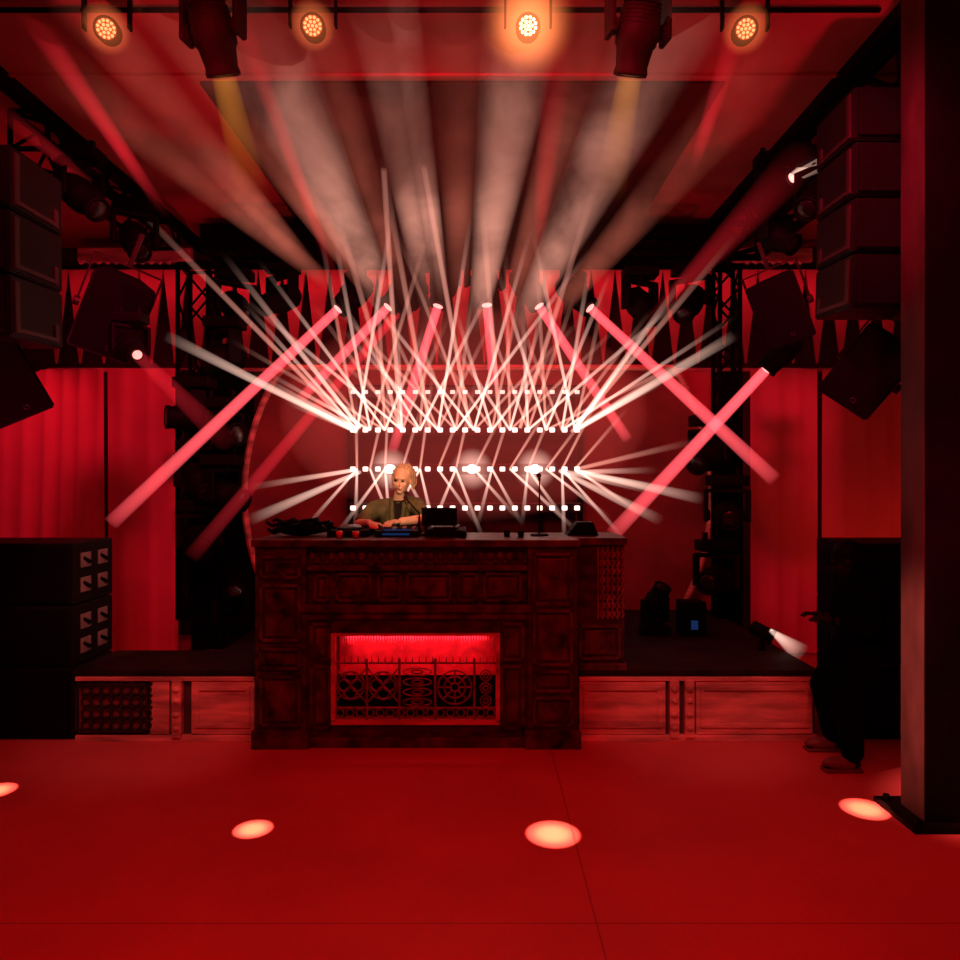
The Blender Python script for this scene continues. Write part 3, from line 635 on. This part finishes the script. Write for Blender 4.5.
b=B(); b.sph(g2(0,-.025,.045),(.088,.1,.085),Mx2,16); b.sph(g2(0,-.06,-.02),(.07,.06,.07),Mx2); o=b.ob('hair',BLK2,p2,True); remesh(o,.009,1)
for s in(-1,1): B().sph(g2(s*.03,.083,.008),(.012,.008,.008),Mx2,10).ob('eye',BLK2,p2,True)
# ------------------------------------------------------------ stage extras
pj=V((762-480)/F*5.75,5.75,.515+.14)
e=empty('floor_spotlight',Matrix.Translation(pj)@Matrix.Rotation(math.radians(65),4,'Z')@Matrix.Scale(.8,4),'black floor spotlight casting a white patch','stage light')
B().lathe([(-.12,.05),(-.1,.07),(.08,.07),(.1,.085),(.12,.085)]).ob('barrel',BLK,e,True,Matrix.Rotation(math.radians(115),4,'X'))
B().lathe([(.105,.078),(.122,.07)]).ob('lens',LENS,e,True,Matrix.Rotation(math.radians(115),4,'X'))
B().b2(-.1,-.085,-.02,.02,-.17,.03).b2(.085,.1,-.02,.02,-.17,.03).b2(-.1,.1,-.03,.03,-.175,-.16).ob('bracket',BLK,e)
inv=(Matrix.Translation(pj)@Matrix.Rotation(math.radians(65),4,'Z')@Matrix.Scale(.8,4)).inverted()
link(beam_mesh(inv@W(770,630,5.68),inv@W(802,654,5.6),.02,.11,B_WIDE),'light_beam',e)
for px,d,w,h in((300,6.4,.5,.35),):
    p=W(px,600,d); e=empty('flight_case',V(p.x,d,.515),'black flight case standing on the stage deck','case','flight cases')
    B().b2(-w/2,w/2,-.2,.2,0,h,.01).ob('shell',BLK2,e); B().b2(-.05,.05,-.21,-.2,h*.4,h*.6).ob('latch',PLATE,e)
    for sx in(-1,1):
        for sz in (.02,h-.02): B().sph((sx*(w/2-.01),-.195,sz),.025).ob('corner_guard',PLATE,e)
e=empty('effects_unit',V(1.9,6.3,.515),'small black effects unit with blue display','stage equipment')
B().b2(-.11,.11,-.1,.1,0,.3,.01).ob('body',BLK2,e); B().b2(-.03,.03,-.106,-.1,.06,.14).ob('display',E_BLUE,e)
# ------------------------------------------------------------ lights
def area(loc,to,sx,sy,en,col):
    d=bpy.data.lights.new('area_light','AREA'); d.shape='RECTANGLE'; d.size=sx; d.size_y=sy; d.energy=en; d.color=col
    o=bpy.data.objects.new('area_light',d); o.location=loc; o.rotation_euler=(Vector(to)-Vector(loc)).to_track_quat('-Z','Y').to_euler(); C.objects.link(o)
def spot(loc,to,ang,en,col,blend=.5,r=.05):
    d=bpy.data.lights.new('spot_light','SPOT'); d.spot_size=math.radians(ang); d.spot_blend=blend; d.energy=en; d.color=col; d.shadow_soft_size=r
    o=bpy.data.objects.new('spot_light',d); o.location=loc; o.rotation_euler=(Vector(to)-Vector(loc)).to_track_quat('-Z','Y').to_euler(); C.objects.link(o)
RED=(1,.004,.012); RED2=(1,.03,.1)
area((0,1.3,4.5),(0,2.6,0),5,1.2,112,RED)
area((0,-.3,4.4),(0,1.6,0),4,1.4,30,RED)
for s in(-1,1):
    spot((s*1.2,2.6,4.55),(s*4.3,7.6,1.7),42,720,RED2,.9,.2)
    spot((s*2.1,2.4,.25),(s*3.1,5.2,4.75),56,360,RED2,.95,.2)
spot((0,2.4,4.5),(0,8,3.75),80,240,RED2,.9,.2)
spot((0,3.0,4.5),(0,7.5,2.2),60,130,RED,.9,.2)
area((0,7.72,4.2),(0,8.12,3.75),9.6,.06,17,RED2)  # added strip facing away from the camera, brightens the pennants
area((0,7.3,3.6),(0,7.5,2.6),4.2,.06,6,RED)  # added strip facing away from the camera, fills the scenic disc
spot((-4.9,6.6,3.9),(-4.9,7.6,.8),80,60,RED2,.8)
spot((4.4,5.9,.1),(4.4,7.6,1.8),80,60,(1,.09,.05),.8)
spot((.3,-.6,2.9),(-.68,5.7,1.76),6,1100,(1,.7,.42),.5)  # added key from behind the camera, out of view, for the performer's face
spot((-.4,3.4,4.5),(-.66,5.7,1.8),13,110,(1,.68,.45),.6)
spot((-1.3,2.2,4.4),(-2.4,5.1,.3),24,190,(1,.3,.26),.9)
spot((1.0,2.2,4.4),(1.6,5.1,.3),22,200,(1,.3,.26),.9)
spot((.5,3.0,4.5),(-2.97,5.45,1.1),13,600,(1,.45,.4),.8)
spot((-1.5,3.0,4.4),(2.43,3.93,.75),13,4200,(1,.25,.2),1.)
area((X(416),5.06,fz1-.04),(X(416),5.17,fz1-.2),1.0,.03,2.4,(1,.03,.06))
for px,py,rr_,src in ((553,834,.155,(.3,3.2,4.5)),(253,829,.11,(-2.0,3.3,4.5)),(865,809,.14,(1.5,3.0,4.5)),(-5,791,.12,(-3.6,3.0,4.5))):
    d=1330./(py-480); t=V((px-480)/F*d,d,0); s=Vector(src); ang=2*math.degrees(math.atan(rr_/(s-t).length))
    spot(s,t,ang,5500,(1,.3,.2),.35,.005)
    spot(s+V(.05,0,0),t,ang*.8,4200,(.4,1,.35),1.,.005)
w=bpy.data.worlds.new('World'); S.world=w; w.use_nodes=True; w.node_tree.nodes['Background'].inputs[0].default_value=(.6,.01,.02,1); w.node_tree.nodes['Background'].inputs[1].default_value=.01
cd=bpy.data.cameras.new('camera'); cd.sensor_width=36; cd.lens=F/960*36; cam=bpy.data.objects.new('camera',cd); cam.location=(0,0,EYE); cam.rotation_euler=(math.pi/2,0,0); C.objects.link(cam); S.camera=cam
